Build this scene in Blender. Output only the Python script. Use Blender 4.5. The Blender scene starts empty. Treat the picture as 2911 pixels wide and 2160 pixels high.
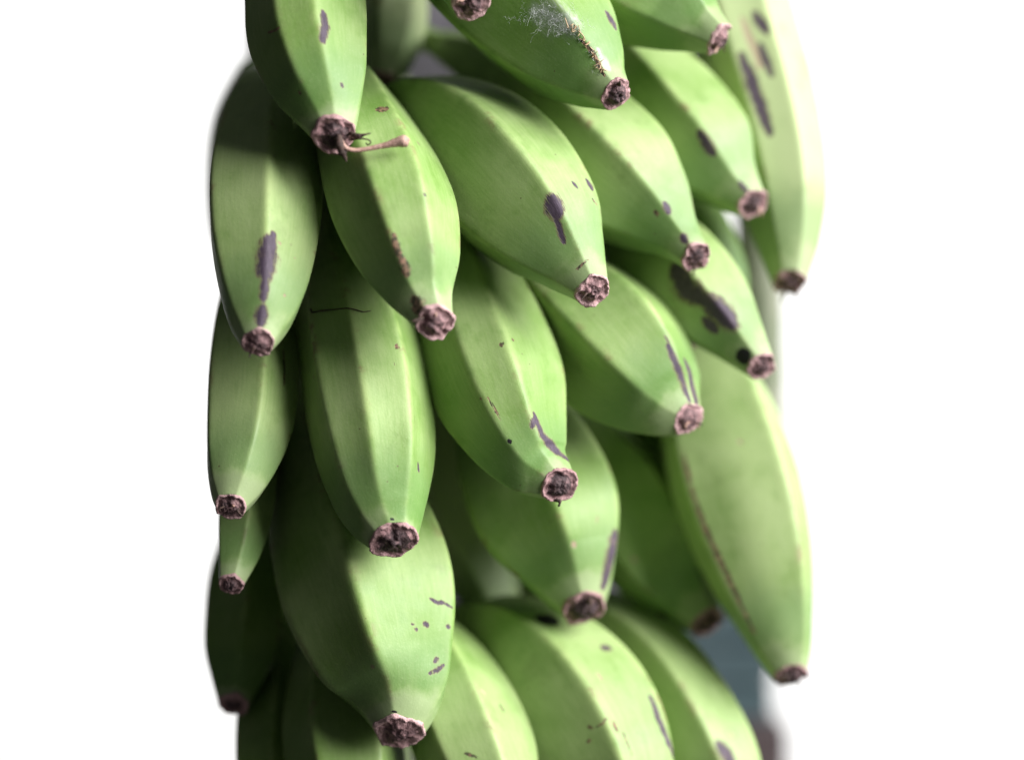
import bpy, math, random
import numpy as np

# ------------------------------------------------------------------ camera, world, light
S = 0.00015          # metres per unit of the measuring grid at the reference distance
D = 0.75             # reference distance from the lens
ZC = 1.50            # height of the lens above the ground
W0, H0 = 2226.0, 1652.0

scene = bpy.context.scene
col = scene.collection
cam_d = bpy.data.cameras.new('camera')
cam = bpy.data.objects.new('camera', cam_d)
col.objects.link(cam)
cam.location = (0, 0, ZC)
cam.rotation_euler = (math.pi / 2, 0, 0)
cam_d.sensor_width = 36.0
cam_d.lens = 36.0 * D / (W0 * S)
cam_d.clip_start = 0.01
cam_d.clip_end = 100.0
cam_d.dof.use_dof = True
cam_d.dof.focus_distance = 0.738
cam_d.dof.aperture_fstop = 2.5
cam_d.dof.aperture_blades = 0
scene.camera = cam

world = bpy.data.worlds.new('World')
scene.world = world
world.use_nodes = True
bg = world.node_tree.nodes['Background']
bg.inputs[0].default_value = (0.93, 0.97, 1.0, 1)
bg.inputs[1].default_value = 0.05

def window_light(name, loc, aim, power, size, colour):
    from mathutils import Vector
    l = bpy.data.lights.new(name, 'AREA')
    l.shape = 'SQUARE'
    l.size = size
    l.energy = power
    l.color = colour
    o = bpy.data.objects.new(name, l)
    col.objects.link(o)
    o.location = loc
    o.rotation_euler = (Vector(loc) - Vector(aim)).to_track_quat('Z', 'Y').to_euler()
    return o
window_light('daylight', (3.5, -0.55, 3.3), (0, 0.95, 1.5), 680, 3.6, (1.0, 0.995, 0.98))

vs = scene.view_settings
vs.view_transform = 'Standard'
vs.look = 'None'
vs.exposure = 0.12
vs.gamma = 1.0
vs.use_curve_mapping = False
scene.cycles.use_denoising = True
scene.cycles.max_bounces = 6

#GEOM_BEGIN
# ------------------------------------------------------------------ the bananas: measured axes
# pts: (x, y, radius) along the axis from where the finger comes out of the bunch to its tip,
# z: nearness of the tip (grid units, + is nearer), sl: how far the finger recedes per unit of length,
# rd: angles of the ridges (degrees, 0 = front), face: how much the end scar is turned to the front
B = []
def ban(key, label, pts, z, sl, rd, face=0.4, flat=0.85, res=1.0, tone=0.0, stalk=None, scars=(), capr=1.0):
    B.append(dict(key=key, label=label, pts=pts, z=z, sl=sl, rd=rd, face=face, flat=flat, res=res,
                  tone=tone, scars=scars, capr=capr))

#DATA
ban('A', 'green banana with a curled dried flower stick hanging from its brown tip',
    [(640,-260,95),(655,-120,125),(666,0,132),(672,100,132),(694,190,110),(712,245,82),(727,294,47)],
    144, .38, [14,-22,-75,75,165], face=0.55, tone=-.05)
ban('B', 'pale green banana with a long purple scar running down to its tip',
    [(590,228,88),(580,300,114),(571,410,129),(569,520,125),(569,620,104),(566,690,76),(561,745,36)],
    190, 0.5, [13,-45,80,150,-120], face=0.3, tone=.10)
ban('C', 'green banana with a crusty dark streak along its ridge and a round knobbly brown tip',
    [(778,232,84),(798,300,110),(830,385,130),(860,470,133),(890,566,110),(912,636,76),(930,674,54),(944,702,42)],
    190, .30, [-7,37,-70,105,180], face=0.65, tone=.0)
ban('D', 'broad green banana arching out with a purple blotch near its bottle-necked tip',
    [(850,255,70),(930,268,112),(1020,325,148),(1102,405,160),(1185,495,134),(1236,560,90),(1266,600,60),(1287,630,40)],
    23, .28, [23,-55,85,150,-125], face=0.32, tone=.0)
ban('E', 'pale-sided green banana whose narrow neck ends in a ragged brown tip',
    [(1010,120,50),(1110,170,88),(1230,275,128),(1340,385,140),(1420,460,100),(1473,515,55),(1512,558,34)],
    -150, .28, [9,-60,75,150,-120], face=0.45, tone=.05)
ban('H', 'large green banana dusted with white cobweb along its ridge',
    [(890,-190,100),(1010,-105,140),(1130,0,152),(1223,92,130),(1285,155,88),(1314,184,58),(1338,204,38)],
    6, .30, [15,-62,85,150,-125], face=0.22, tone=-.08)
ban('I', 'green banana hanging from above with only its hollow brown tip showing over the cobwebbed one',
    [(900,-380,90),(925,-270,115),(960,-160,110),(995,-70,75),(1024,8,42)],
    144, .30, [10,-60,80,150,-125], tone=-.1)
ban('J', 'dark green banana with its brown end scar seen edge-on against a scarred pale one',
    [(1190,-210,90),(1290,-120,125),(1390,-40,142),(1470,22,98),(1525,62,58),(1560,84,38)],
    -150, .22, [33,-40,95,160,-110], face=-0.2, tone=-.08)
ban('K', 'pale green banana streaked with a faded purple scar, outermost of the bunch',
    [(1545,-190,80),(1575,-80,108),(1620,90,116),(1668,260,110),(1698,400,98),(1712,520,70),(1716,612,38)],
    -435, .20, [-25,25,90,160,-110], tone=.42)
ban('M', 'green banana with a short dark slash on its ridge and a pinkish oval tip',
    [(1300,60,50),(1370,140,88),(1450,235,118),(1535,335,114),(1592,400,66),(1636,443,35)],
    -315, .26, [5,-60,75,150,-125], face=0.4, tone=.04)
ban('N', 'green banana marked with a wide irregular purple-black blotch and a black spot',
    [(1290,420,60),(1370,500,88),(1460,580,104),(1545,668,96),(1610,742,62),(1655,796,34)],
    -233, .24, [8,-60,75,150,-125], face=0.4, tone=.06)
ban('O', 'fat green banana with forked violet scars beside its round brown tip',
    [(1120,555,84),(1200,630,124),(1290,715,150),(1360,785,150),(1430,857,112),(1466,892,74),(1495,912,38)],
    -160, .25, [-11,46,-80,110,180], face=0.35, tone=.0)
ban('G', 'green banana with a violet scar bending along its ridge to a lumpy brown tip',
    [(975,520,80),(1003,610,114),(1044,730,139),(1084,850,146),(1124,948,116),(1162,1012,84),(1194,1040,58),(1214,1056,42)],
    -1, .28, [-17,19,-75,90,170], face=0.5, tone=.0)
ban('F', 'straight green banana with three clear ridges and a wide concentric brown tip',
    [(715,470,88),(738,570,112),(770,700,130),(798,845,141),(816,970,132),(828,1070,107),(841,1130,81),(856,1174,52)],
    89, .30, [1,-37,42,-95,110,180], face=0.42, tone=.0, capr=1.0)
ban('P', 'smooth pale green banana hanging below the one with the long purple scar',
    [(580,560,70),(560,690,92),(546,820,100),(536,930,96),(522,1010,80),(510,1065,58),(502,1100,34)],
    70, 0.45, [22,-50,85,150,-120], tone=.12)
ban('PA', 'dim green banana mostly hidden under the smooth pale one at the rim of the bunch',
    [(560,860,50),(545,960,58),(535,1080,62),(520,1190,50),(502,1270,28)],
    -33, 0.4, [20,-50,85,150,-120], tone=0, res=.7)
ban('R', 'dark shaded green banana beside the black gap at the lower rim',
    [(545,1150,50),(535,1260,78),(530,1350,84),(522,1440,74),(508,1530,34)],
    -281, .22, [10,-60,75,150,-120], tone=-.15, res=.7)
ban('Q', 'very broad green banana with a single sharp ridge and a wide flattened brown tip',
    [(690,930,110),(725,1040,142),(772,1180,175),(808,1300,184),(838,1410,162),(862,1490,126),(869,1545,88),(868,1586,55)],
    -12, .30, [-2,-68,75,150,-130], face=0.24, tone=-.02, capr=1.02)
ban('S', 'dim green banana end below the shaded one at the lower rim',
    [(600,1430,50),(592,1520,72),(588,1620,78),(585,1720,66),(580,1800,32)],
    -231, .22, [10,-60,75,150,-120], tone=-.1, res=.7)
ban('T', 'green banana tucked beneath the broad ridged one, its tip out of sight below',
    [(735,1380,75),(738,1470,104),(745,1590,126),(758,1700,122),(770,1810,82),(778,1890,44)],
    -98, .25, [40,-22,-80,110,180], tone=-.04)
ban('U', 'green banana with fine brown scuffs passing behind the wide flattened tip',
    [(905,1380,80),(955,1460,108),(1005,1560,122),(1050,1670,118),(1095,1780,80),(1120,1860,42)],
    -75, .25, [-24,30,-85,100,180], tone=.05)
ban('V', 'large arched green banana with a black spot, brown scribbles and a slim violet scar',
    [(1030,1370,66),(1090,1392,104),(1180,1455,146),(1262,1552,164),(1325,1670,146),(1370,1790,94),(1395,1870,44)],
    -180, .25, [21,-50,80,150,-125], tone=.03)
ban('W', 'arched yellowish green banana with a purple smear next to the teal blur',
    [(1260,1320,50),(1330,1370,80),(1420,1455,104),(1495,1565,112),(1555,1680,106),(1600,1790,70),(1625,1860,38)],
    -338, .25, [15,-60,75,150,-125], tone=.14)
ban('X', 'green banana with a tan pock mark and a violet scar down one edge',
    [(1085,830,90),(1115,930,126),(1160,1040,155),(1203,1140,158),(1236,1220,122),(1256,1280,82),(1268,1318,48)],
    -260, .26, [8,-66,68,140,-130], face=0.28, tone=.0)
ban('Y', 'shaded green banana ending in a blurred ragged brown tip over the teal blur',
    [(1240,900,60),(1300,1000,96),(1375,1110,122),(1438,1215,112),(1490,1295,72),(1535,1352,38)],
    -529, .22, [42,-40,100,160,-100], face=0.45, tone=-.05)
ban('Z', 'long smooth banana with a brown-edged ridge hanging at the open side of the bunch',
    [(1505,690,40),(1526,775,84),(1556,890,122),(1602,1060,140),(1652,1230,120),(1698,1390,72),(1718,1465,38)],
    -375, .12, [-52,42,105,-175,-112], tone=.14)
ban('AA', 'blurred banana, its peel painted pale as if lit, glimpsed in the gap between the ridged and the pock-marked ones',
    [(880,620,50),(886,760,72),(902,880,84),(930,1000,88),(980,1120,90),(1040,1230,82),(1088,1330,50),(1112,1390,28)],
    -628, .15, [-12,50,-80,110,180], tone=.6, res=.6)  # high tone paints the light it catches into the peel
ban('BB', 'pale blurred banana seen deep behind the flower-stick one against the grey board',
    [(800,-300,60),(820,-180,80),(836,-60,88),(840,40,86),(834,125,64),(826,180,34)],
    -560, .15, [-5,45,-80,110,180], tone=.6, res=.6)
ban('CC', 'small banana tip peeping out between the edge-on tip and the slashed banana',
    [(1380,-40,40),(1420,20,58),(1455,75,48),(1478,112,30),(1490,134,20)],
    -550, .2, [10,-60,75,150,-120], tone=.0, res=.6)
ban('DD', 'brown banana tip poking out above the brown-edged smooth one',
    [(1390,560,40),(1425,620,58),(1458,680,48),(1482,720,32),(1496,744,22)],
    -428, .2, [10,-60,75,150,-120], tone=-.1, res=.6)
ban('EE', 'added gap-filling banana with painted-in shade deep inside the bunch behind the blotched one',  # inner filler added; its low tone paints the gap's shade into the peel
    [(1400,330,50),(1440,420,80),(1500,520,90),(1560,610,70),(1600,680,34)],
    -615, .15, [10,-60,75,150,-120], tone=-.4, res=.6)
ban('FF', 'added gap-filling banana with painted-in shade deep inside the bunch behind the one with forked violet scars',  # added to close a gap; peel colour darkened for shade inside the bunch
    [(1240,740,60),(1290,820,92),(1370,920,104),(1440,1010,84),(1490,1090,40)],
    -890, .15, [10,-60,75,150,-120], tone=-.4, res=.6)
ban('GA', 'added light-blocking banana with dark peel deep behind the pale one with the long purple scar',  # hidden banana added to keep wall light off the fruit in front
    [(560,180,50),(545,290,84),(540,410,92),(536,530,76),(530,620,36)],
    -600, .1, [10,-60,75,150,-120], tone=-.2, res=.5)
ban('GB', 'added light-blocking banana with dark peel deep behind the smooth pale one',  # another unseen finger, put in to block light from behind
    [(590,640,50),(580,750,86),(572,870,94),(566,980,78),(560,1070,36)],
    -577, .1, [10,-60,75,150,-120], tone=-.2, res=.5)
ban('GC', 'added light-blocking banana with dark peel deep in the black gap beside the broad ridged one',  # added behind the gap so less wall light comes through
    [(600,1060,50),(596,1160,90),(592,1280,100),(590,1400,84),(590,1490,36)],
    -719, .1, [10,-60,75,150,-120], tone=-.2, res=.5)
ban('GD', 'added light-blocking banana with dark peel deep below the black gap at the foot of the bunch',  # last of the added rear light blockers on this side
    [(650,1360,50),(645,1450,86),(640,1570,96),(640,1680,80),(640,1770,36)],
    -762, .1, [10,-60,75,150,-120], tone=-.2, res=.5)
ban('GE', 'added light-blocking banana with dark peel deep behind the long brown-edged one',  # unseen, added to block side light entering behind the long banana
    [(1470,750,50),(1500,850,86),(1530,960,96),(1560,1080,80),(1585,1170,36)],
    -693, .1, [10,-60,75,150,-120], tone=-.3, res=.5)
#DATAEND

def at(x, y, z):
    """grid position + nearness -> world point (the grid lies D in front of the lens)"""
    y_ = D - np.asarray(z, float) * S
    k = S * y_ / D
    return np.stack([(np.asarray(x, float) - W0 / 2) * k, y_, ZC - (np.asarray(y, float) - H0 / 2) * k], -1)

def catmull(P, n):
    """dense centripetal-ish Catmull-Rom through P (k,d); returns (n,d) sampled evenly in chord length"""
    P = np.asarray(P, float)
    Q = np.vstack([2 * P[0] - P[1], P, 2 * P[-1] - P[-2]])
    out = []
    m = 40
    for i in range(1, len(Q) - 2):
        t = np.linspace(0, 1, m, endpoint=False)[:, None]
        p0, p1, p2, p3 = Q[i - 1], Q[i], Q[i + 1], Q[i + 2]
        out.append(0.5 * ((2 * p1) + (-p0 + p2) * t + (2 * p0 - 5 * p1 + 4 * p2 - p3) * t ** 2 + (-p0 + 3 * p1 - 3 * p2 + p3) * t ** 3))
    out = np.vstack(out + [P[-1:]])
    s = np.r_[0, np.cumsum(np.linalg.norm(np.diff(out[:, :3], axis=0), axis=1))]
    q = np.linspace(0, s[-1], n)
    return np.stack([np.interp(q, s, out[:, k]) for k in range(out.shape[1])], 1)

STALK_X, STALK_Z = 790.0, -1000.0

def axis3d(b):
    """control points in world space: (x,y,z,r), visible part first computed on the grid, then the hidden stem"""
    p = np.array(b['pts'], float)
    seg = np.r_[0, np.cumsum(np.hypot(np.diff(p[:, 0]), np.diff(p[:, 1])))]
    L = seg[-1]
    u = seg / L
    z = b['z'] - b['sl'] * (L - seg) - 190 * (1 - u) ** 2.6 + 26 * np.clip((u - .75) / .25, 0, 1) ** 2
    # the stem: bends back towards the stalk
    t = p[0, :2] - p[1, :2]
    t = t / np.linalg.norm(t)
    x0, y0, r0 = p[0]
    z0 = z[0]
    dx = np.clip(STALK_X - x0, -500, 500)
    st = [(x0 + t[0] * 34 + dx * .04, y0 + t[1] * 34, max(r0 * .74, 30), z0 - 80),
          (x0 + t[0] * 44 + dx * .16, y0 + t[1] * 44 - 10, max(r0 * .52, 26), z0 - 165),
          (x0 + t[0] * 40 + dx * .34, y0 + t[1] * 40 - 25, 34, z0 - 270)]
    xs = np.r_[[q[0] for q in st[::-1]], p[:, 0]]
    ys = np.r_[[q[1] for q in st[::-1]], p[:, 1]]
    rs = np.r_[[q[2] for q in st[::-1]], p[:, 2]]
    zs = np.r_[[q[3] for q in st[::-1]], z]
    w = at(xs, ys, zs)
    rw = rs * S * (D - zs * S) / D
    return np.c_[w, rw]

def section(rd, flat, n):
    """radius over angle: a rounded polygon whose corners are the ridges; also crest factor"""
    th = np.linspace(-np.pi, np.pi, n, endpoint=False)
    a = np.sort(np.radians(np.array(rd, float)))
    a = np.r_[a, a[0] + 2 * np.pi]
    fine = np.linspace(-np.pi, np.pi, 2880, endpoint=False)
    rr = np.ones_like(fine)
    for i in range(len(a) - 1):
        lo, hi = a[i], a[i + 1]
        mid, half = (lo + hi) / 2, (hi - lo) / 2
        d = (fine - mid + np.pi) % (2 * np.pi) - np.pi
        m = np.abs(d) <= half + 1e-6
        fl = flat * min(1.0, (0.70 / half)) 
        rr[m] = (1 - fl) + fl * np.cos(half) / np.cos(d[m])
    k = np.arange(-240, 241) * (360 / 2880)
    g = np.exp(-.5 * (k / 3.0) ** 2); g /= g.sum()
    rr = np.convolve(np.r_[rr[-240:], rr, rr[:240]], g, 'same')[240:-240]
    for x in a[:-1]:
        d = (fine - x + np.pi) % (2 * np.pi) - np.pi
        rr = rr + .04 * np.exp(-np.sqrt(d ** 2 + np.radians(1.5) ** 2) / np.radians(13))
    rr = rr / np.percentile(rr, 80)
    cr = np.zeros(n)
    for x in a[:-1]:
        d = (th - x + np.pi) % (2 * np.pi) - np.pi
        cr = np.maximum(cr, np.exp(-.5 * (d / np.radians(3.2)) ** 2))
    return th, np.interp(th, fine, rr, period=2 * np.pi), cr

def frames(C):
    T = np.gradient(C, axis=0)
    T /= np.linalg.norm(T, axis=1)[:, None]
    n = len(C)
    N = np.zeros_like(C)
    ref = int(n * .6)
    v = np.array([0, -1.0, 0])
    v = v - T[ref] * v.dot(T[ref])
    N[ref] = v / np.linalg.norm(v)
    for rng, st in ((range(ref + 1, n), 1), (range(ref - 1, -1, -1), -1)):
        for i in rng:
            v = N[i - st] - T[i] * N[i - st].dot(T[i])
            N[i] = v / np.linalg.norm(v)
    return T, N, np.cross(N, T)

def wob(b, k):
    r = random.Random(b['key'] + str(k))
    return [r.uniform(-1, 1) for _ in range(8)]

def surface(b, nu, nv):
    """grid of points of one peel: (nu, nv, 3) plus per-vertex u, crest, and the end frame"""
    A = catmull(axis3d(b), nu)
    C, R = A[:, :3], A[:, 3]
    T, N, Bn = frames(C)
    th, rr, cr = section(b['rd'], b['flat'], nv)
    u = np.linspace(0, 1, nu)
    w = wob(b, 1)
    # faces fill out in the belly, angular near the ends; slow twist and unevenness
    k = (1.0 + .10 * np.sin(u * 7 + w[0] * 3)) * (1 - .5 * np.clip((u - .86) / .12, 0, 1))
    rad = R[:, None] * (1 + (rr[None, :] - 1) * k[:, None])
    rad = rad * (1 + .012 * np.sin(3 * u[:, None] * np.pi + 2 * th[None, :] + w[1] * 3)
                 + .008 * np.sin(9 * u[:, None] + 3 * th[None, :] + w[2] * 3))
    tw = np.radians(6 * w[3]) * (u - .6)
    ang = th[None, :] + tw[:, None]
    P = C[:, None, :] + rad[..., None] * (np.cos(ang)[..., None] * N[:, None, :] + np.sin(ang)[..., None] * Bn[:, None, :])
    # oblique end: turn the last rings so the scar faces more to the front
    m = T[-1] + b['face'] * np.array([0, -1.0, 0])
    m /= np.linalg.norm(m)
    s = np.r_[0, np.cumsum(np.linalg.norm(np.diff(C, axis=0), axis=1))]
    back = (s[-1] - s) / (R[-1] * 2.6)
    wgt = np.clip(1 - back, 0, 1) ** 2
    off = -((P - C[:, None, :]) @ m) / (T @ m).clip(.35)[:, None]
    P = P + (off * wgt[:, None])[..., None] * T[:, None, :]
    return P, u, th, cr, C, R, T, N, Bn, m
#GEOM_END
#SCARS
SCARS = {
    'A': [('p', 8, [(0.7845, 21.0), (0.8145, 21.0), (0.8471, 15.0)]), ('b', 2.5, [(0.7895, -39.0), (0.797, -29.0), (0.7995, -22.0)]), ('p', 3.5, [(0.9323, 34.0), (0.9398, 37.0)]), ('b', 2.5, [(0.9273, -32.0), (0.9348, -32.0)])],
    'B': [('p', 17, [(0.812, 16.0), (0.8521, 15.0), (0.8922, 14.0)]), ('p', 8, [(0.7945, 20.0), (0.8496, 20.0)]), ('p', 6, [(0.8321, 9.0), (0.8822, 9.0)]), ('p', 8, [(0.8997, 14.0), (0.9424, 14.0)]), ('p', 10, [(0.9599, 14.0), (0.99, 14.0)]), ('t', 4, [(0.8095, 28.0), (0.812, 30.0)]), ('t', 2.5, [(0.8271, 53.0), (0.8296, 53.0)]), ('t', 3, [(0.9123, 49.0), (0.9173, 51.0)])],
    'C': [('b', 6.5, [(0.817, -3.0), (0.8396, -5.0), (0.8596, -5.0)]), ('b', 8, [(0.8622, -5.0), (0.8822, -3.0), (0.9048, -5.0)]), ('b', 12, [(0.9624, -13.0), (0.9925, -26.0)]), ('b', 8, [(0.4962, 22.0), (0.4937, 31.0)]), ('p', 3, [(0.7419, 37.0), (0.7469, 38.0)])],
    'D': [('p', 15, [(0.8321, 22.0), (0.8571, 17.0)]), ('p', 6, [(0.8471, 24.0), (0.8596, 22.0)]), ('p', 5, [(0.8622, 15.0), (0.8897, 11.0), (0.9098, 8.0)]), ('p', 5, [(0.807, 78.0), (0.8296, 80.0)]), ('p', 4, [(0.8095, 58.0), (0.8221, 61.0)]), ('b', 2.5, [(0.9724, -3.0), (0.9724, 13.0), (0.9674, 34.0)]), ('b', 1.6, [(0.8446, 75.0), (0.8596, 80.0)])],
    'E': [('p', 6, [(0.8997, 14.0), (0.9198, 12.0)]), ('p', 7, [(0.9724, 7.0), (0.9875, 1.0)]), ('b', 4, [(0.8997, -4.0), (0.9073, -8.0)])],
    'H': [('p', 6, [(0.8622, 72.0), (0.8972, 78.0)]), ('b', 4, [(0.9023, 11.0), (0.9323, 14.0), (0.9599, 14.0), (0.985, 8.0)]), ('d', 34, [(0.797, -4.0), (0.8396, 4.0), (0.8747, 12.0)]), ('d', 11, [(0.9348, 26.0), (0.9774, 28.0)]), ('W', 1, [(0.797, -4.0), (0.8246, 0.0), (0.8496, 5.0), (0.8722, 10.0), (0.8972, 13.0), (0.9323, 14.0), (0.9599, 14.0), (0.985, 8.0)])],
    'K': [('p', 11, [(0.619, -16.0), (0.6692, -14.0), (0.7243, -11.0), (0.7594, -9.0)]), ('p', 9, [(0.5514, 10.0), (0.5915, 17.0)]), ('p', 7, [(0.6065, 7.0), (0.6667, 9.0)]), ('t', 9, [(0.5564, -5.0), (0.6165, -1.0), (0.6491, 0.0)]), ('p', 5, [(0.6466, -12.0), (0.7018, -10.0)])],
    'M': [('p', 9, [(0.8371, 1.0), (0.8622, -1.0), (0.8822, -2.0)]), ('p', 5, [(0.9724, 6.0), (0.9975, 7.0)])],
    'N': [('p', 22, [(0.7368, -1.0), (0.7769, -9.0), (0.8195, -3.0)]), ('p', 21, [(0.8296, 0.0), (0.8672, 5.0), (0.9023, 8.0)]), ('p', 9, [(0.8496, -22.0), (0.8847, -24.0)]), ('k', 14, [(0.9749, -17.0), (0.9799, -31.0)])],
    'O': [('p', 7, [(0.8672, 41.0), (0.9173, 41.0), (0.9674, 51.0), (0.995, 55.0)]), ('p', 8, [(0.9073, 61.0), (0.9499, 76.0), (0.9875, 87.0), (1.0, 86.0)]), ('t', 4, [(0.7519, 53.0), (0.7995, 47.0)]), ('p', 2.5, [(0.8421, 43.0), (0.8672, 43.0)])],
    'G': [('p', 7, [(0.8571, 25.0), (0.9073, 28.0), (0.9574, 52.0), (0.9724, 90.0)]), ('p', 5, [(0.8647, 25.0), (0.8872, 16.0)]), ('p', 6, [(0.9323, 39.0), (0.9649, 72.0)]), ('k', 4, [(0.8872, -15.0), (0.8922, -15.0)]), ('b', 3.5, [(0.7118, 14.0), (0.7068, 15.0)]), ('b', 2.5, [(0.6967, 25.0), (0.7018, 27.0)]), ('b', 2, [(0.792, -12.0), (0.8195, -11.0), (0.8471, -11.0)]), ('b', 2, [(0.7895, -18.0), (0.792, -18.0)])],
    'F': [('b', 5, [(0.6642, 37.0), (0.6642, 38.0)]), ('b', 2.6, [(0.6967, 33.0), (0.6967, 33.0)]), ('p', 4, [(0.8672, 60.0), (0.8822, 65.0)]), ('t', 2, [(0.8095, 5.0), (0.812, 6.0)]), ('k', 2.2, [(0.9925, 5.0), (0.995, 14.0)]), ('L', 1, [(0.5464, -35.0), (0.5564, -34.0), (0.5614, -24.0), (0.5764, -4.0), (0.589, 14.0), (0.5865, 22.0)])],
    'P': [('b', 2, [(0.6391, 52.0), (0.6842, 57.0), (0.7293, 59.0)])],
    'Q': [('p', 3, [(0.7769, 55.0), (0.787, 61.0), (0.792, 65.0)]), ('p', 1.5, [(0.782, 63.0), (0.802, 73.0)]), ('p', 5, [(0.8296, 49.0), (0.8321, 51.0)]), ('p', 4, [(0.8371, 69.0), (0.8421, 70.0)]), ('p', 3, [(0.8271, 36.0), (0.8271, 37.0)]), ('p', 3, [(0.8371, 39.0), (0.8396, 40.0)]), ('p', 4.5, [(0.8997, 57.0), (0.8947, 61.0)]), ('p', 4, [(0.9198, 51.0), (0.9123, 61.0), (0.9048, 68.0)]), ('k', 2.2, [(0.9925, -10.0), (0.995, 5.0)])],
    'U': [('b', 3, [(0.7544, -5.0), (0.7744, 7.0)]), ('t', 5, [(0.6341, 36.0), (0.6416, 41.0)]), ('b', 3, [(0.6617, 58.0), (0.6792, 60.0)])],
    'V': [('k', 20, [(0.4987, 36.0), (0.5063, 41.0)]), ('p', 8, [(0.604, 60.0), (0.6065, 65.0)]), ('p', 6, [(0.7118, 72.0), (0.7569, 72.0), (0.7945, 75.0), (0.8271, 80.0)]), ('b', 4, [(0.7268, 8.0), (0.7343, 10.0)]), ('b', 2, [(0.7343, 10.0), (0.7368, 18.0), (0.7293, 25.0)]), ('b', 3.5, [(0.7519, 1.0), (0.7494, 5.0)]), ('b', 4.5, [(0.7393, 27.0), (0.7619, 27.0)]), ('b', 2.4, [(0.7644, 32.0), (0.797, 33.0), (0.8145, 33.0)]), ('t', 4, [(0.6491, 36.0), (0.6667, 37.0)])],
    'W': [('p', 13, [(0.7845, 22.0), (0.8095, 26.0), (0.8321, 28.0)]), ('t', 6, [(0.7694, 45.0), (0.7794, 45.0)])],
    'X': [('p', 12, [(0.8747, 64.0), (0.9148, 64.0), (0.9524, 66.0), (0.985, 67.0)]), ('t', 6, [(0.8872, 12.0), (0.8972, 12.0)]), ('b', 7, [(0.8697, -67.0), (0.8872, -74.0)]), ('t', 2.5, [(0.8321, 45.0), (0.8496, 41.0)])],
    'Y': [('k', 9, [(0.9148, -98.0), (0.9323, -73.0)]), ('t', 6, [(0.8045, -28.0), (0.8095, -27.0)])],
    'Z': [('b', 5, [(0.5689, -47.0), (0.6416, -47.0), (0.7043, -47.0), (0.7719, -45.0), (0.8371, -44.0), (0.9148, -45.0)]), ('t', 5, [(0.584, 11.0), (0.589, 13.0)])],
}
#SCARSEND
# ------------------------------------------------------------------ node helpers and materials
def new_mat(name):
    m = bpy.data.materials.new(name)
    m.use_nodes = True
    nt = m.node_tree
    return m, nt, nt.nodes['Principled BSDF']

class NB:
    """tiny node builder"""
    def __init__(self, nt): self.nt = nt
    def n(self, typ, **kw):
        x = self.nt.nodes.new(typ)
        for k, v in kw.items(): setattr(x, k, v)
        return x
    def put(self, sock, v):
        if hasattr(v, 'is_output'): self.nt.links.new(v, sock)
        else: sock.default_value = v
    def attr(self, name):
        a = self.n('ShaderNodeAttribute', attribute_name=name)
        return a
    def math(self, op, a, b=0.0, c=None, clamp=False):
        x = self.n('ShaderNodeMath', operation=op, use_clamp=clamp)
        self.put(x.inputs[0], a); self.put(x.inputs[1], b)
        if c is not None: self.put(x.inputs[2], c)
        return x.outputs[0]
    def noise(self, vec, scale, detail=4.0, rough=.55, out='Fac'):
        x = self.n('ShaderNodeTexNoise')
        self.put(x.inputs['Vector'], vec)
        x.inputs['Scale'].default_value = scale
        x.inputs['Detail'].default_value = detail
        x.inputs['Roughness'].default_value = rough
        return x.outputs[out]
    def ramp(self, v, lo, hi, a=0.0, b=1.0):
        x = self.n('ShaderNodeMapRange', interpolation_type='SMOOTHSTEP')
        self.put(x.inputs[0], v)
        for i, q in enumerate((lo, hi, a, b)): self.put(x.inputs[i + 1], q)
        return x.outputs[0]
    def mix(self, f, a, b):
        x = self.n('ShaderNodeMix', data_type='RGBA')
        self.put(x.inputs[0], f); self.put(x.inputs[6], a); self.put(x.inputs[7], b)
        return x.outputs[2]
    def scale(self, vec, s):
        x = self.n('ShaderNodeVectorMath', operation='MULTIPLY')
        self.put(x.inputs[0], vec); x.inputs[1].default_value = s
        return x.outputs[0]
    def bump(self, h, strength, dist, normal=None):
        x = self.n('ShaderNodeBump')
        x.inputs['Strength'].default_value = strength
        x.inputs['Distance'].default_value = dist
        self.put(x.inputs['Height'], h)
        if normal is not None: self.put(x.inputs['Normal'], normal)
        return x.outputs[0]

def c4(*c): return (c[0], c[1], c[2], 1.0)

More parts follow.
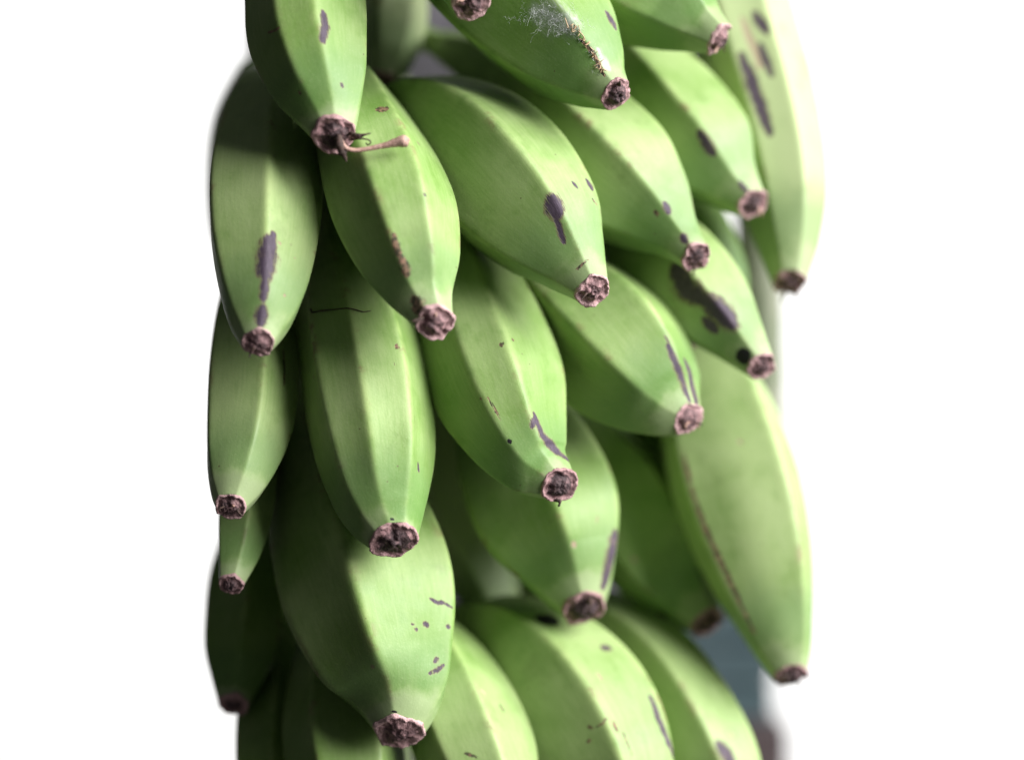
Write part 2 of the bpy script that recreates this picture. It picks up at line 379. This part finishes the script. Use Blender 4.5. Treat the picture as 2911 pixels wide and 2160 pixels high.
def peel_material():
    m, nt, bs = new_mat('banana_peel')
    b = NB(nt)
    fib = b.attr('fibre').outputs['Vector']
    pos = b.attr('place').outputs['Vector']       # metres, shifted for each fruit
    u = b.attr('along').outputs['Fac']
    crest = b.attr('crest').outputs['Fac']
    tone = b.attr('tone').outputs['Fac']  # peel colour of each fruit
    # ground colour: patches + streaks along the fruit
    big = b.noise(pos, 26, 2)
    mid = b.noise(pos, 120, 4)
    streak = b.noise(b.scale(fib, (9, 9, 1.3)), 2.2, 5, .6)
    streak2 = b.noise(b.scale(fib, (30, 30, 2.0)), 2.0, 3, .6)
    f = b.math('ADD', b.math('MULTIPLY', big, .7), b.math('MULTIPLY', streak, .30))
    f = b.math('ADD', f, b.math('MULTIPLY', mid, .2))
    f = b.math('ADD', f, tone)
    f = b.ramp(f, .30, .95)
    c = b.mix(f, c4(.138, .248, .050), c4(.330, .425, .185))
    c = b.mix(b.ramp(streak2, .5, .75, 0, .07), c, c4(.38, .52, .15))
    c = b.mix(b.ramp(mid, .28, .45, .18, 0), c, c4(.09, .19, .03))
    c = b.mix(b.ramp(tone, .2, .6, 0, .8), c, c4(.46, .52, .30))
    # crest of a ridge: a fine pale line
    c = b.mix(b.math('MULTIPLY', crest, b.ramp(mid, .35, .65, .0, .28)), c, c4(.46, .56, .22))
    worn = b.math('MULTIPLY', crest, b.ramp(b.noise(pos, 75, 5, .7), .54, .66, 0, .75))
    c = b.mix(worn, c, c4(.20, .145, .075))
    # neck: a dusky band, then grey green up to the scar
    edge = b.math('ADD', u, b.math('MULTIPLY', b.math('SUBTRACT', mid, .5), .10))
    edge = b.math('ADD', edge, b.math('MULTIPLY', b.math('SUBTRACT', big, .5), .12))
    c = b.mix(b.math('MULTIPLY', b.ramp(edge, .80, .90, 0, .5), b.ramp(edge, .93, .98, 1, .35)), c, c4(.085, .185, .055))
    c = b.mix(b.ramp(edge, .945, .985, 0, .62), c, c4(.30, .37, .20))
    # dusty wax bloom and dry latex smudges
    sm = b.math('MULTIPLY', b.ramp(b.noise(pos, 55, 6, .65), .60, .76, 0, .20), b.ramp(big, .42, .6))
    c = b.mix(sm, c, c4(.33, .30, .20))
    dim = b.math('MULTIPLY', b.ramp(b.noise(pos, 40, 5, .7), .56, .70, 0, .30), 1.0)
    c = b.mix(dim, c, c4(.13, .185, .055))
    grain = b.noise(pos, 1500, 2)
    c = b.mix(b.ramp(grain, .58, .75, 0, .16), c, c4(.42, .47, .26))
    # pin-prick specks
    vo = b.n('ShaderNodeTexVoronoi', feature='F1')
    b.put(vo.inputs['Vector'], pos); vo.inputs['Scale'].default_value = 210
    wn = b.n('ShaderNodeTexWhiteNoise', noise_dimensions='3D')
    b.put(wn.inputs['Vector'], vo.outputs['Position'])
    rare = b.math('GREATER_THAN', wn.outputs['Value'], .80)
    spk = b.math('MULTIPLY', b.math('LESS_THAN', vo.outputs['Distance'], b.math('MULTIPLY', wn.outputs['Value'], .075)), rare)
    c = b.mix(b.math('MULTIPLY', spk, .75), c, c4(.10, .075, .04))
    vo2 = b.n('ShaderNodeTexVoronoi', feature='F1')
    b.put(vo2.inputs['Vector'], pos); vo2.inputs['Scale'].default_value = 70
    wn2 = b.n('ShaderNodeTexWhiteNoise', noise_dimensions='3D')
    b.put(wn2.inputs['Vector'], vo2.outputs['Position'])
    rare2 = b.math('GREATER_THAN', wn2.outputs['Value'], .86)
    d2 = b.math('ADD', vo2.outputs['Distance'], b.math('MULTIPLY', b.noise(pos, 500, 3), .07))
    spk2 = b.math('MULTIPLY', b.ramp(d2, .07, .11, 1, 0), rare2)
    c = b.mix(b.math('MULTIPLY', spk2, .6), c, c4(.17, .11, .085))
    # scars (distance fields stored on the mesh, edges roughened here)
    ns = b.math('MULTIPLY', b.math('SUBTRACT', b.noise(pos, 420, 5, .65), .5), 1.15)
    ns2 = b.math('MULTIPLY', b.math('SUBTRACT', b.noise(b.scale(fib, (24, 24, 2.5)), 2, 4), .5), 1.3)
    ns = b.math('ADD', ns, ns2)
    def msk(name, soft=.34, k=1.0):
        a = b.attr(name).outputs['Fac']
        return b.ramp(b.math('ADD', a, b.math('MULTIPLY', ns, k)), .12, .12 + soft)
    tan = msk('tan', .5, .8)
    c = b.mix(b.math('MULTIPLY', tan, .75), c, c4(.36, .235, .19))
    dust = b.math('MULTIPLY', msk('dust', .9, .7), b.ramp(b.noise(pos, 300, 5, .7), .30, .60, .3, .88))
    c = b.mix(dust, c, c4(.46, .48, .47))
    pu = msk('purple')
    halo = b.ramp(b.math('ADD', b.attr('purple').outputs['Fac'], b.math('MULTIPLY', ns, .6)), -.35, .12, 0, .35)
    c = b.mix(halo, c, c4(.24, .25, .14))
    pc = b.mix(b.ramp(b.noise(b.scale(fib, (60, 60, 4)), 2, 5, .7), .35, .65), c4(.022, .015, .023), c4(.095, .068, .102))
    pc = b.mix(b.ramp(b.noise(pos, 260, 4), .54, .70, 0, .5), pc, c4(.13, .095, .085))
    brim = b.ramp(b.math('ADD', b.attr('purple').outputs['Fac'], b.math('MULTIPLY', ns, 1.0)), -.02, .14, 0, .7)
    c = b.mix(brim, c, c4(.13, .095, .05))
    c = b.mix(pu, c, pc)
    br = msk('crust', .25, 1.25)
    bc = b.mix(b.ramp(b.noise(pos, 700, 4), .4, .62), c4(.028, .017, .014), c4(.25, .135, .095))
    c = b.mix(b.math('MULTIPLY', br, .92), c, bc)
    bk = msk('black', .15, .35)
    c = b.mix(bk, c, c4(.010, .008, .011))
    nt.links.new(c, bs.inputs['Base Color'])
    anys = b.math('MAXIMUM', b.math('MAXIMUM', pu, br), b.math('MAXIMUM', bk, tan))
    r = b.math('ADD', b.ramp(mid, .3, .7, .42, .56), b.math('MULTIPLY', anys, .16))
    nt.links.new(r, bs.inputs['Roughness'])
    bs.inputs['Specular IOR Level'].default_value = .30
    bs.inputs['Subsurface Weight'].default_value = .0
    bs.inputs['Subsurface Radius'].default_value = (.8, 1.0, .25)
    bs.inputs['Subsurface Scale'].default_value = .0025
    bs.inputs['Sheen Weight'].default_value = .0
    bs.inputs['Sheen Roughness'].default_value = .5
    h = b.math('ADD', b.math('MULTIPLY', streak2, .10), b.math('MULTIPLY', b.noise(pos, 900, 3), .20))
    h = b.math('ADD', h, b.math('MULTIPLY', mid, .5))
    h = b.math('ADD', h, b.math('MULTIPLY', grain, .12))
    h = b.math('SUBTRACT', h, b.math('MULTIPLY', anys, .7))
    h = b.math('ADD', h, b.math('MULTIPLY', br, b.noise(pos, 900, 4)))
    nt.links.new(b.bump(h, .38, .0006), bs.inputs['Normal'])
    return m

def scar_material():
    m, nt, bs = new_mat('dried_blossom_end')
    b = NB(nt)
    pos = b.attr('place').outputs['Vector']
    rad = b.attr('radial').outputs['Fac']         # 1 rim .. 0 centre
    n1 = b.noise(pos, 330, 5, .65)
    n2 = b.noise(pos, 1100, 4, .6)
    ring = b.math('SINE', b.math('ADD', b.math('MULTIPLY', rad, 26), b.math('MULTIPLY', n1, 16)))
    t = b.math('ADD', b.math('MULTIPLY', n1, 1.1), b.math('MULTIPLY', ring, .05))
    t = b.math('ADD', t, b.math('MULTIPLY', b.math('SUBTRACT', n2, .5), .45))
    t = b.math('ADD', t, b.ramp(rad, .45, .95, -.06, .40))
    t = b.math('ADD', t, b.attr('dry').outputs['Fac'])
    c = b.mix(b.ramp(t, .42, .92), c4(.045, .027, .030), c4(.32, .185, .19))
    c = b.mix(b.ramp(t, .86, 1.15, 0, .9), c, c4(.50, .325, .325))
    c = b.mix(b.ramp(n2, .66, .74, 0, .5), c, c4(.50, .36, .32))
    nt.links.new(c, bs.inputs['Base Color'])
    bs.inputs['Roughness'].default_value = .72
    bs.inputs['Specular IOR Level'].default_value = .35
    h = b.math('ADD', b.math('MULTIPLY', n1, .9), b.math('MULTIPLY', n2, .35))
    h = b.math('ADD', h, b.math('MULTIPLY', ring, .07))
    nt.links.new(b.bump(h, .9, .0011), bs.inputs['Normal'])
    return m

def simple_material(name, ca, cb, scale, rough=.7, bump=.3, dist=.001, stretch=(1, 1, 1)):
    m, nt, bs = new_mat(name)
    b = NB(nt)
    tc = b.n('ShaderNodeTexCoord')
    v = b.scale(tc.outputs['Object'], stretch)
    n1 = b.noise(v, scale, 6, .6)
    n2 = b.noise(v, scale * 6, 4, .6)
    f = b.math('ADD', b.math('MULTIPLY', n1, .75), b.math('MULTIPLY', n2, .25))
    nt.links.new(b.mix(b.ramp(f, .35, .65), c4(*ca), c4(*cb)), bs.inputs['Base Color'])
    bs.inputs['Roughness'].default_value = rough
    nt.links.new(b.bump(f, bump, dist), bs.inputs['Normal'])
    return m

M_PEEL = peel_material()
M_SCAR = scar_material()
M_STICK = simple_material('dried_flower_stick', (.30, .17, .13), (.56, .36, .30), 420, .75, .6, .0008)
M_DARKDRY = simple_material('dark_dry_fibre', (.018, .011, .010), (.09, .05, .038), 500, .8, .6, .0006)
M_WEB = simple_material('cobweb_silk', (.5, .5, .54), (.7, .7, .72), 300, .8, 0, .001)
M_FRASS = simple_material('dry_crumb', (.34, .22, .13), (.58, .44, .28), 600, .85, .4, .0006)
M_STALK = simple_material('green_stalk', (.10, .16, .05), (.22, .27, .12), 40, .6, .4, .002, (1, 1, .15))
M_STALK2 = simple_material('weathered_stalk', (.09, .12, .06), (.27, .26, .21), 22, .75, .5, .003, (1, 1, .35))
M_BOARD = simple_material('weathered_board', (.10, .09, .115), (.15, .135, .17), 14, .85, .4, .002, (3, 1, .15))
M_WALL = simple_material('pale_plaster', (.86, .86, .86), (.90, .90, .90), 6, .9, .15, .002)
M_CRATE = simple_material('teal_plastic', (.035, .060, .070), (.055, .088, .098), 9, .5, .1, .001)
M_TABLE = simple_material('dark_timber', (.035, .025, .028), (.075, .05, .05), 12, .7, .4, .002, (.2, 1, 3))

# ------------------------------------------------------------------ mesh helpers
def mesh_obj(name, verts, faces, mat, parent=None, origin=None, smooth=True, attrs=None):
    verts = np.asarray(verts, float)
    if origin is not None: verts = verts - np.asarray(origin, float)
    me = bpy.data.meshes.new(name)
    if isinstance(faces, np.ndarray):
        nf = len(faces); k = faces.shape[1]
        me.vertices.add(len(verts)); me.vertices.foreach_set('co', verts.astype(np.float32).ravel())
        me.loops.add(nf * k); me.loops.foreach_set('vertex_index', faces.astype(np.int32).ravel())
        me.polygons.add(nf)
        me.polygons.foreach_set('loop_start', np.arange(0, nf * k, k, dtype=np.int32))
        me.update(calc_edges=True); me.validate()
    else:
        me.from_pydata([tuple(v) for v in verts], [], [tuple(f) for f in faces]); me.update()
    for nm, a in (attrs or {}).items():
        a = np.asarray(a, np.float32)
        if a.ndim == 2:
            at_ = me.attributes.new(nm, 'FLOAT_VECTOR', 'POINT'); at_.data.foreach_set('vector', a.ravel())
        else:
            at_ = me.attributes.new(nm, 'FLOAT', 'POINT'); at_.data.foreach_set('value', a.ravel())
    me.polygons.foreach_set('use_smooth', np.full(len(me.polygons), smooth))
    me.materials.append(mat)
    o = bpy.data.objects.new(name, me)
    col.objects.link(o)
    if parent is not None: o.parent = parent
    elif origin is not None: o.location = tuple(origin)
    return o

def grid_faces(nu, nv, closed=True):
    i = np.arange(nu - 1)[:, None]
    j = np.arange(nv if closed else nv - 1)[None, :]
    j2 = (j + 1) % nv
    a = i * nv + j; b_ = i * nv + j2; c_ = (i + 1) * nv + j2; d_ = (i + 1) * nv + j
    return np.stack([a, d_, c_, b_], -1).reshape(-1, 4)

def thing(name, loc, label, cat, group=None):
    o = bpy.data.objects.new(name, None)
    o.empty_display_size = .01
    o.location = tuple(loc)
    col.objects.link(o)
    o['label'] = label; o['category'] = cat
    if group: o['group'] = group
    return o

def tag(o, label=None, cat=None, group=None, kind=None):
    for k, v in (('label', label), ('category', cat), ('group', group), ('kind', kind)):
        if v: o[k] = v
    return o

def tube(path, radii, sides=8, cap=True, n=None, jitter=0, seed=0):
    """verts, faces of a tapered tube along path (world points)"""
    A = np.c_[np.asarray(path, float), np.asarray(radii, float)]
    if n: A = catmull(A, n)
    C, R = A[:, :3], A[:, 3]
    T = np.gradient(C, axis=0); T /= np.linalg.norm(T, axis=1)[:, None]
    v = np.array([.31, -.9, .27]); N = np.zeros_like(C)
    for i in range(len(C)):
        v = v - T[i] * v.dot(T[i]); v /= np.linalg.norm(v); N[i] = v
    Bn = np.cross(T, N)
    a = np.linspace(0, 2 * np.pi, sides, endpoint=False)
    rg = np.random.RandomState(seed)
    RR = R[:, None] * (1 + jitter * rg.uniform(-1, 1, (len(C), sides)))
    P = C[:, None] + RR[..., None] * (np.cos(a)[None, :, None] * N[:, None] + np.sin(a)[None, :, None] * Bn[:, None])
    V = P.reshape(-1, 3)
    F = [tuple(f) for f in grid_faces(len(C), sides)]
    if cap:
        F.append(tuple(range(sides))); F.append(tuple(range(len(V) - 1, len(V) - 1 - sides, -1)))
    return V, F

def join(parts):
    V, F, o = [], [], 0
    for v, f in parts:
        V.append(np.asarray(v)); F += [tuple(i + o for i in q) for q in f]; o += len(v)
    return np.vstack(V), F

def box(x0, x1, y0, y1, z0, z1):
    v = [(x, y, z) for x in (x0, x1) for y in (y0, y1) for z in (z0, z1)]
    f = [(0, 1, 3, 2), (4, 6, 7, 5), (0, 4, 5, 1), (2, 3, 7, 6), (0, 2, 6, 4), (1, 5, 7, 3)]
    return np.array(v, float), f

from mathutils import noise as mnoise, Vector
def fbm(p, s, seed):
    v = Vector((p[0] * s + seed, p[1] * s - seed * .7, p[2] * s + seed * 1.3))
    return mnoise.noise(v) + .5 * mnoise.noise(v * 2.1) + .25 * mnoise.noise(v * 4.3)

# ------------------------------------------------------------------ setting: wall, board, stalks, things behind
def gx(x, z): return float(at(x, 0, z)[0])
def gz(y, z): return float(at(0, y, z)[2])
WALL_Y = 2.6
tag(mesh_obj('wall', *box(-1.0, 1.05, WALL_Y, WALL_Y + .12, 0.0, 2.45), M_WALL, smooth=False), kind='structure')
tag(mesh_obj('ground', *box(-2.6, 2.6, -1.5, WALL_Y + 1.0, -.1, -.004), simple_material('grey_concrete', (.05, .048, .045), (.09, .085, .08), 8, .85, .3, .003), smooth=False), kind='structure')

bz = -1120
yb = D - bz * S
board = mesh_obj('board', *box(gx(540, bz), gx(1440, bz), yb, yb + .025, 0.0, 2.3), M_BOARD, smooth=False, origin=(gx(950, bz), yb, 0))  # grey background board, widened to block wall light from the gaps
tag(board, 'upright grey weathered board standing behind the bunch', 'board')

stz = STALK_Z
pth = at([STALK_X + 10, STALK_X, STALK_X - 6, STALK_X + 4, STALK_X + 30], [-700, 0, 700, 1400, 2300], [stz] * 5)
V_, F_ = tube(pth, [.0170, .0175, .0172, .0168, .0150], 24, n=80, jitter=.02, seed=3)
tag(mesh_obj('bunch_stalk', V_, F_, M_STALK, origin=pth[-1]), 'thick green stalk that carries the hands of bananas', 'stalk')
pth = at([1640, 1642, 1648, 1655, 1660], [-500, 200, 500, 900, 1250], [-1150] * 5)
V_, F_ = tube(pth, [.0085, .0088, .0090, .0092, .0095], 20, n=60, jitter=.03, seed=8)
tag(mesh_obj('bare_stalk', V_, F_, M_STALK2, origin=pth[-1]), 'bare weathered grey-green stalk at the open side of the bunch', 'stalk')

cz = -2600
cx0, cx1 = gx(1440, cz), gx(1680, cz)
cy = D - cz * S
ct, cb_ = gz(1330, cz), gz(1565, cz)
tb = mesh_obj('table_top', *box(cx0 - .05, cx1 + .004, cy - .03, cy + .32, cb_ - .03, cb_), M_TABLE, smooth=False)
troot = thing('table', ((cx0 + cx1) / 2, cy + .15, 0), 'dark timber table edge blurred under the teal crate', 'table')
def child(o, root):
    o.parent = root; o.matrix_parent_inverse = __import__('mathutils').Matrix.Translation(-Vector(root.location)); return o
child(tb, troot)
for lx in (cx0 - .03, cx1 - .03):
    for ly in (cy, cy + .27):
        child(mesh_obj('leg', *box(lx, lx + .03, ly - .001, ly + .03, 0, cb_ - .03), M_TABLE, smooth=False), troot)
croot = thing('crate', ((cx0 + cx1) / 2, cy + .13, cb_), 'blurred teal plastic crate behind the arched yellowish banana', 'crate')
hgt = ct - cb_
for k in range(3):
    z0 = cb_ + hgt * (k * .34) + .001; z1 = z0 + hgt * .30
    for nm, bx in (('side_slat', (cx0, cx1, cy, cy + .006, z0, z1)), ('side_slat', (cx0, cx1, cy + .24, cy + .246, z0, z1)),
                   ('end_slat', (cx0, cx0 + .006, cy + .0065, cy + .2395, z0, z1)), ('end_slat', (cx1 - .006, cx1, cy + .0065, cy + .2395, z0, z1))):
        child(mesh_obj(nm, *box(*bx), M_CRATE, smooth=False), croot)
for px_ in (cx0 + .007, cx1 - .022):
    for py_ in (cy + .0065, cy + .2245):
        child(mesh_obj('corner_post', *box(px_, px_ + .015, py_, py_ + .015, cb_ + .0005, ct), M_CRATE, smooth=False), croot)
child(mesh_obj('base', *box(cx0 + .0065, cx1 - .0065, cy + .007, cy + .239, cb_ + .0005, cb_ + .006), M_CRATE, smooth=False), croot)

# ------------------------------------------------------------------ the bananas
GROUP = 'green bananas of the hanging bunch'
INFO = {}
def polyline3d(P, u, th, poly, step=160):
    """sample a (u, angle) polyline on a peel grid"""
    nu, nv = P.shape[:2]
    q = np.array(poly, float)
    if len(q) == 1: q = np.vstack([q, q])
    q[:, 1] = np.degrees(np.unwrap(np.radians(q[:, 1])))
    t = np.linspace(0, len(q) - 1, step)
    uu = np.interp(t, np.arange(len(q)), q[:, 0]); aa = np.interp(t, np.arange(len(q)), q[:, 1])
    fi = np.clip(uu * (nu - 1), 0, nu - 1.001)
    fj = ((np.radians(aa) + np.pi) / (2 * np.pi) * nv) % nv
    i = fi.astype(int); j = fj.astype(int) % nv
    a, b_ = (fi - i)[:, None], (fj - np.floor(fj))[:, None]
    j2 = (j + 1) % nv
    return (P[i, j] * (1 - a) * (1 - b_) + P[i + 1, j] * a * (1 - b_) + P[i, j2] * (1 - a) * b_ + P[i + 1, j2] * a * b_)

def build_banana(b, idx):
    nu, nv = int(210 * b['res']), int(180 * b['res'])
    P, u, th, cr, C, R, T, N, Bn, m = surface(b, nu, nv)
    root = thing('banana', C[0], b['label'], 'banana', GROUP)
    o0 = C[0]
    V = P.reshape(-1, 3)
    fl = {k: np.full(len(V), -1.0) for k in ('purple', 'crust', 'black', 'tan', 'dust')}
    nm = {'p': 'purple', 'b': 'crust', 'k': 'black', 't': 'tan', 'd': 'dust'}
    extra = []
    for t, w, poly in SCARS.get(b['key'], []):
        Q = polyline3d(P, u, th, poly)
        if t not in nm: extra.append((t, Q)); continue
        w = max(w * 1.65, 3.8)
        ws = w * S * np.sin(np.linspace(.30, np.pi - .30, len(Q))) ** .5 if len(poly) > 1 else np.full(len(Q), w * S)
        lo, hi = Q.min(0) - .012, Q.max(0) + .012
        sel = np.where(((V > lo) & (V < hi)).all(1))[0]
        d = np.linalg.norm(V[sel][:, None] - Q[None], axis=2)
        f = (1 - d / ws[None]).max(1)
        a = fl[nm[t]]; a[sel] = np.maximum(a[sel], np.clip(f, -1, 1))
    seed = idx * 3.17
    Lm = np.linalg.norm(np.diff(C, axis=0), axis=1).sum()
    fibre = np.stack(np.broadcast_arrays(np.cos(th)[None] + 0 * u[:, None], np.sin(th)[None] + 0 * u[:, None],
                                         u[:, None] * Lm * 40 + seed * 5 + 0 * th[None]), -1).reshape(-1, 3)
    attrs = dict(fl)
    attrs['along'] = np.repeat(u, nv)
    attrs['crest'] = np.tile(cr, nu) * np.repeat(np.clip(u * 4 - .6, 0, 1), nv)
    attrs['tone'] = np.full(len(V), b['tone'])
    attrs['fibre'] = fibre
    attrs['place'] = V - o0 + seed
    peel = mesh_obj('peel', V, grid_faces(nu, nv), M_PEEL, root, o0, attrs=attrs)
    # dried blossom end: collar over the neck, rim, groove, lumpy dome
    ring = P[-1]
    c = ring.mean(0); t = T[-1]
    re = np.linalg.norm(ring - c, axis=1).mean()
    st = max(1, int(nv / 60))
    rg = ring[::st]; k = len(rg)
    rnd = random.Random(b['key']); sd = rnd.uniform(0, 50)
    rim_k, dome_k, dry = rnd.uniform(.5, 1.5), rnd.uniform(.3, 1.7), rnd.uniform(-.08, .20)
    prof = [(1.01, -.14), (1.03, -.06), (1.045, .02), (1.03, .08), (.97, .12), (.90, .11), (.82, .06), (.72, .06), (.62, .11),
            (.50, .20), (.38, .27), (.26, .30), (.14, .28), (.05, .25)]
    VV, rad = [], []
    for q, (f, h) in enumerate(prof):
        h = h * (rim_k if q > 1 and f > .85 else dome_k if f < .6 else 1)
        for p in rg:
            lf = fbm((p - c) / re, 1.1, sd + 3)
            w = c + (p - c) * f * (1 + .12 * lf * (f > .6)) + m * re * (h * b['capr'] + .16 * fbm((p - c) / re, .8, sd + 5) * min(1, f * 1.4) * (q > 1))
            n1 = fbm(w, 900 * .0063 / re * .5, sd); n2 = fbm(w, 2400 * .0063 / re * .5, sd + 9)
            if q == 0: w = w - t * re * .10 * (n1 + .3)
            else:
                w = w + m * re * (.14 * n1 + .06 * n2) * (1 if q > 3 else .35)
                w = w + (p - c) * (.03 * n2)
            VV.append(w); rad.append(f)
    FF = [tuple(x) for x in grid_faces(len(prof), k)]
    cc = c + m * re * .10
    VV.append(cc); rad.append(0)
    base = (len(prof) - 1) * k
    FF += [(base + (j + 1) % k, base + j, len(VV) - 1) for j in range(k)]
    VV = np.array(VV)
    cap = mesh_obj('blossom_end', VV, FF, M_SCAR, root, o0, attrs={'place': VV - o0 + seed, 'radial': np.clip(rad, 0, 1), 'dry': np.full(len(VV), dry)})
    # the withered stub in the middle of the scar
    ex = np.cross(m, [0, 0, 1.0]); ex /= np.linalg.norm(ex); ey = np.cross(ex, m)
    sv, sr = [], []
    offx, offy = rnd.uniform(-.12, .12), rnd.uniform(-.12, .12)
    lv = [(.30, .08), (.27, .24), (.20, .33), (.13, .36), (.07, .30), (.02, .25)]
    for f, h in lv:
        for a in np.linspace(0, 2 * np.pi, 20, endpoint=False):
            w = c + m * re * h * .95 + re * ((f * math.cos(a) + offx) * ex + (f * math.sin(a) * .8 + offy) * ey)
            n1 = fbm(w, 420, sd + 20)
            sv.append(w + re * .09 * n1 * (m + .4 * math.cos(a) * ex)); sr.append(f * .6)
    sf = [tuple(x)[::-1] for x in grid_faces(len(lv), 20)] + [tuple(range(len(sv) - 20, len(sv)))]
    sv = np.array(sv)
    mesh_obj('style_scar', sv, sf, M_SCAR, cap, o0, attrs={'place': sv - o0 + seed + 4, 'radial': np.array(sr), 'dry': np.full(len(sv), dry)})
    # frayed flower remains
    if b['res'] >= 1 and b['key'] not in 'FQA':
        for k in range(rnd.choice([0, 1, 1, 2, 3])):
            a = rnd.uniform(0, 2 * math.pi); f0 = rnd.uniform(.15, .85)
            p0 = c + re * f0 * (math.cos(a) * ex + math.sin(a) * ey) + m * re * .12
            p1 = p0 + m * re * rnd.uniform(.12, .3) + re * rnd.uniform(-.2, .2) * ex
            p2 = p1 + re * rnd.uniform(.1, .35) * (math.cos(a) * ex + math.sin(a) * ey) - np.array([0, 0, re * rnd.uniform(.05, .35)])
            p3 = p2 + re * rnd.uniform(-.2, .2) * ex - np.array([0, 0, re * rnd.uniform(0, .25)])
            tv, tf = tube([p0, p1, p2, p3], np.array([.10, .085, .06, .02]) * re * rnd.uniform(.6, 1.3), 6, n=14, jitter=.3, seed=k + idx)
            mesh_obj('withered_petal', tv, tf, rnd.choice([M_DARKDRY, M_DARKDRY, M_STICK]), cap, o0)
    INFO[b['key']] = dict(root=root, o0=o0, P=P, m=m, c=c, re=re, extra=extra, C=C, cap=cap)

for i_, b_ in enumerate(B):
    build_banana(b_, i_)

# ------------------------------------------------------------------ small things
# dried flower stick on banana A
a_ = INFO['A']
tipz = [bb for bb in B if bb['key'] == 'A'][0]['z'] + 26
sp = at([735, 752, 775, 805, 838, 862, 876, 888], [300, 322, 327, 323, 316, 310, 308, 312], [tipz + 10, tipz + 26, tipz + 22, tipz + 18, tipz + 16, tipz + 15, tipz + 15, tipz + 15])
V_, F_ = tube(sp, np.array([7, 5, 4.6, 5.0, 6.6, 10, 13, 9]) * S, 12, n=60, jitter=.07, seed=1)
mesh_obj('dried_flower_stick', V_, F_, M_STICK, a_['root'], a_['o0'])
for pp, rr_, sd_ in (([(742, 312, 8), (745, 328, 24), (749, 340, 22), (753, 352, 16)], [7, 8, 5, 2], 2),
                     ([(735, 296, 16), (738, 312, 30), (741, 330, 26), (738, 338, 20)], [6, 9, 7, 3], 5),
                     ([(762, 290, 4), (776, 296, 14), (790, 294, 18), (806, 290, 16)], [5, 6, 3, 1.3], 3),
                     ([(764, 304, 6), (782, 302, 18), (800, 304, 20), (806, 310, 18), (800, 316, 14), (795, 311, 14)], [2.5, 1.8, 1.6, 1.5, 1.4, 1.2], 4)):
    q = np.array(pp, float)
    V_, F_ = tube(at(q[:, 0], q[:, 1], tipz + q[:, 2]), np.array(rr_) * S, 7, n=26, jitter=.25, seed=sd_)
    mesh_obj('withered_petal', V_, F_, M_DARKDRY, a_['root'], a_['o0'])

# thread lying on banana F
for t, Q in INFO['F']['extra']:
    off = np.array([0, -3.2 * S, 0])
    V_, F_ = tube(Q[::6] + off, np.linspace(2.0, 1.2, len(Q[::6])) * S, 6, jitter=.2, seed=6)
    tag(mesh_obj('dry_thread', V_, F_, M_DARKDRY, origin=Q[0]), 'thin dark dry thread lying across the straight three-ridged banana', 'thread')

# cobweb on banana H
for t, Q in INFO['H']['extra']:
    rg = np.random.RandomState(11)
    out = np.array([.35, -.85, .35])
    parts = []
    def strand(p, q_, r, wig, n=7):
        s = np.linspace(0, 1, n)[:, None]
        w = p * (1 - s) + q_ * s + rg.normal(0, wig, (n, 3)) * np.sin(np.pi * s)
        parts.append(tube(w, np.full(n, r), 3, cap=False))
    n = len(Q)
    for k in range(240):
        i = int(min(n - 1, abs(rg.normal(0, .26)) * n)) if k < 170 else rg.randint(0, n)
        sc = 16 * S if i < n * .5 else 6 * S
        p = Q[i] + rg.normal(0, sc, 3) * np.array([1.5, .25, .8]) + out * abs(rg.normal(0, 4 * S))
        q_ = p + rg.normal(0, 14 * S if i < n * .5 else 7 * S, 3) * np.array([1, .4, 1])
        strand(p, q_, rg.uniform(.08, .22) * S, 3.0 * S)
    V_, F_ = join(parts)
    tag(mesh_obj('cobweb', V_, F_, M_WEB, origin=Q[0]), 'tangled white cobweb clinging to the large banana near the top', 'cobweb')
    parts = []
    for k in range(34):
        i = int(n * rg.uniform(.40, 1.0))
        p = Q[i] + rg.normal(0, 3.5 * S, 3) + out * 2 * S
        d = rg.normal(0, 5 * S, 3)
        parts.append(tube(np.array([p - d, p + rg.normal(0, 2.5 * S, 3), p + d]), np.array([.8, 1.3, .7]) * S, 5, n=7))
    V_, F_ = join(parts)
    o = mesh_obj('dry_crumbs', V_, F_, M_FRASS, origin=Q[0])
    tag(o, 'tan dry crumbs caught along the ridge under the cobweb', 'crumbs', kind='stuff')
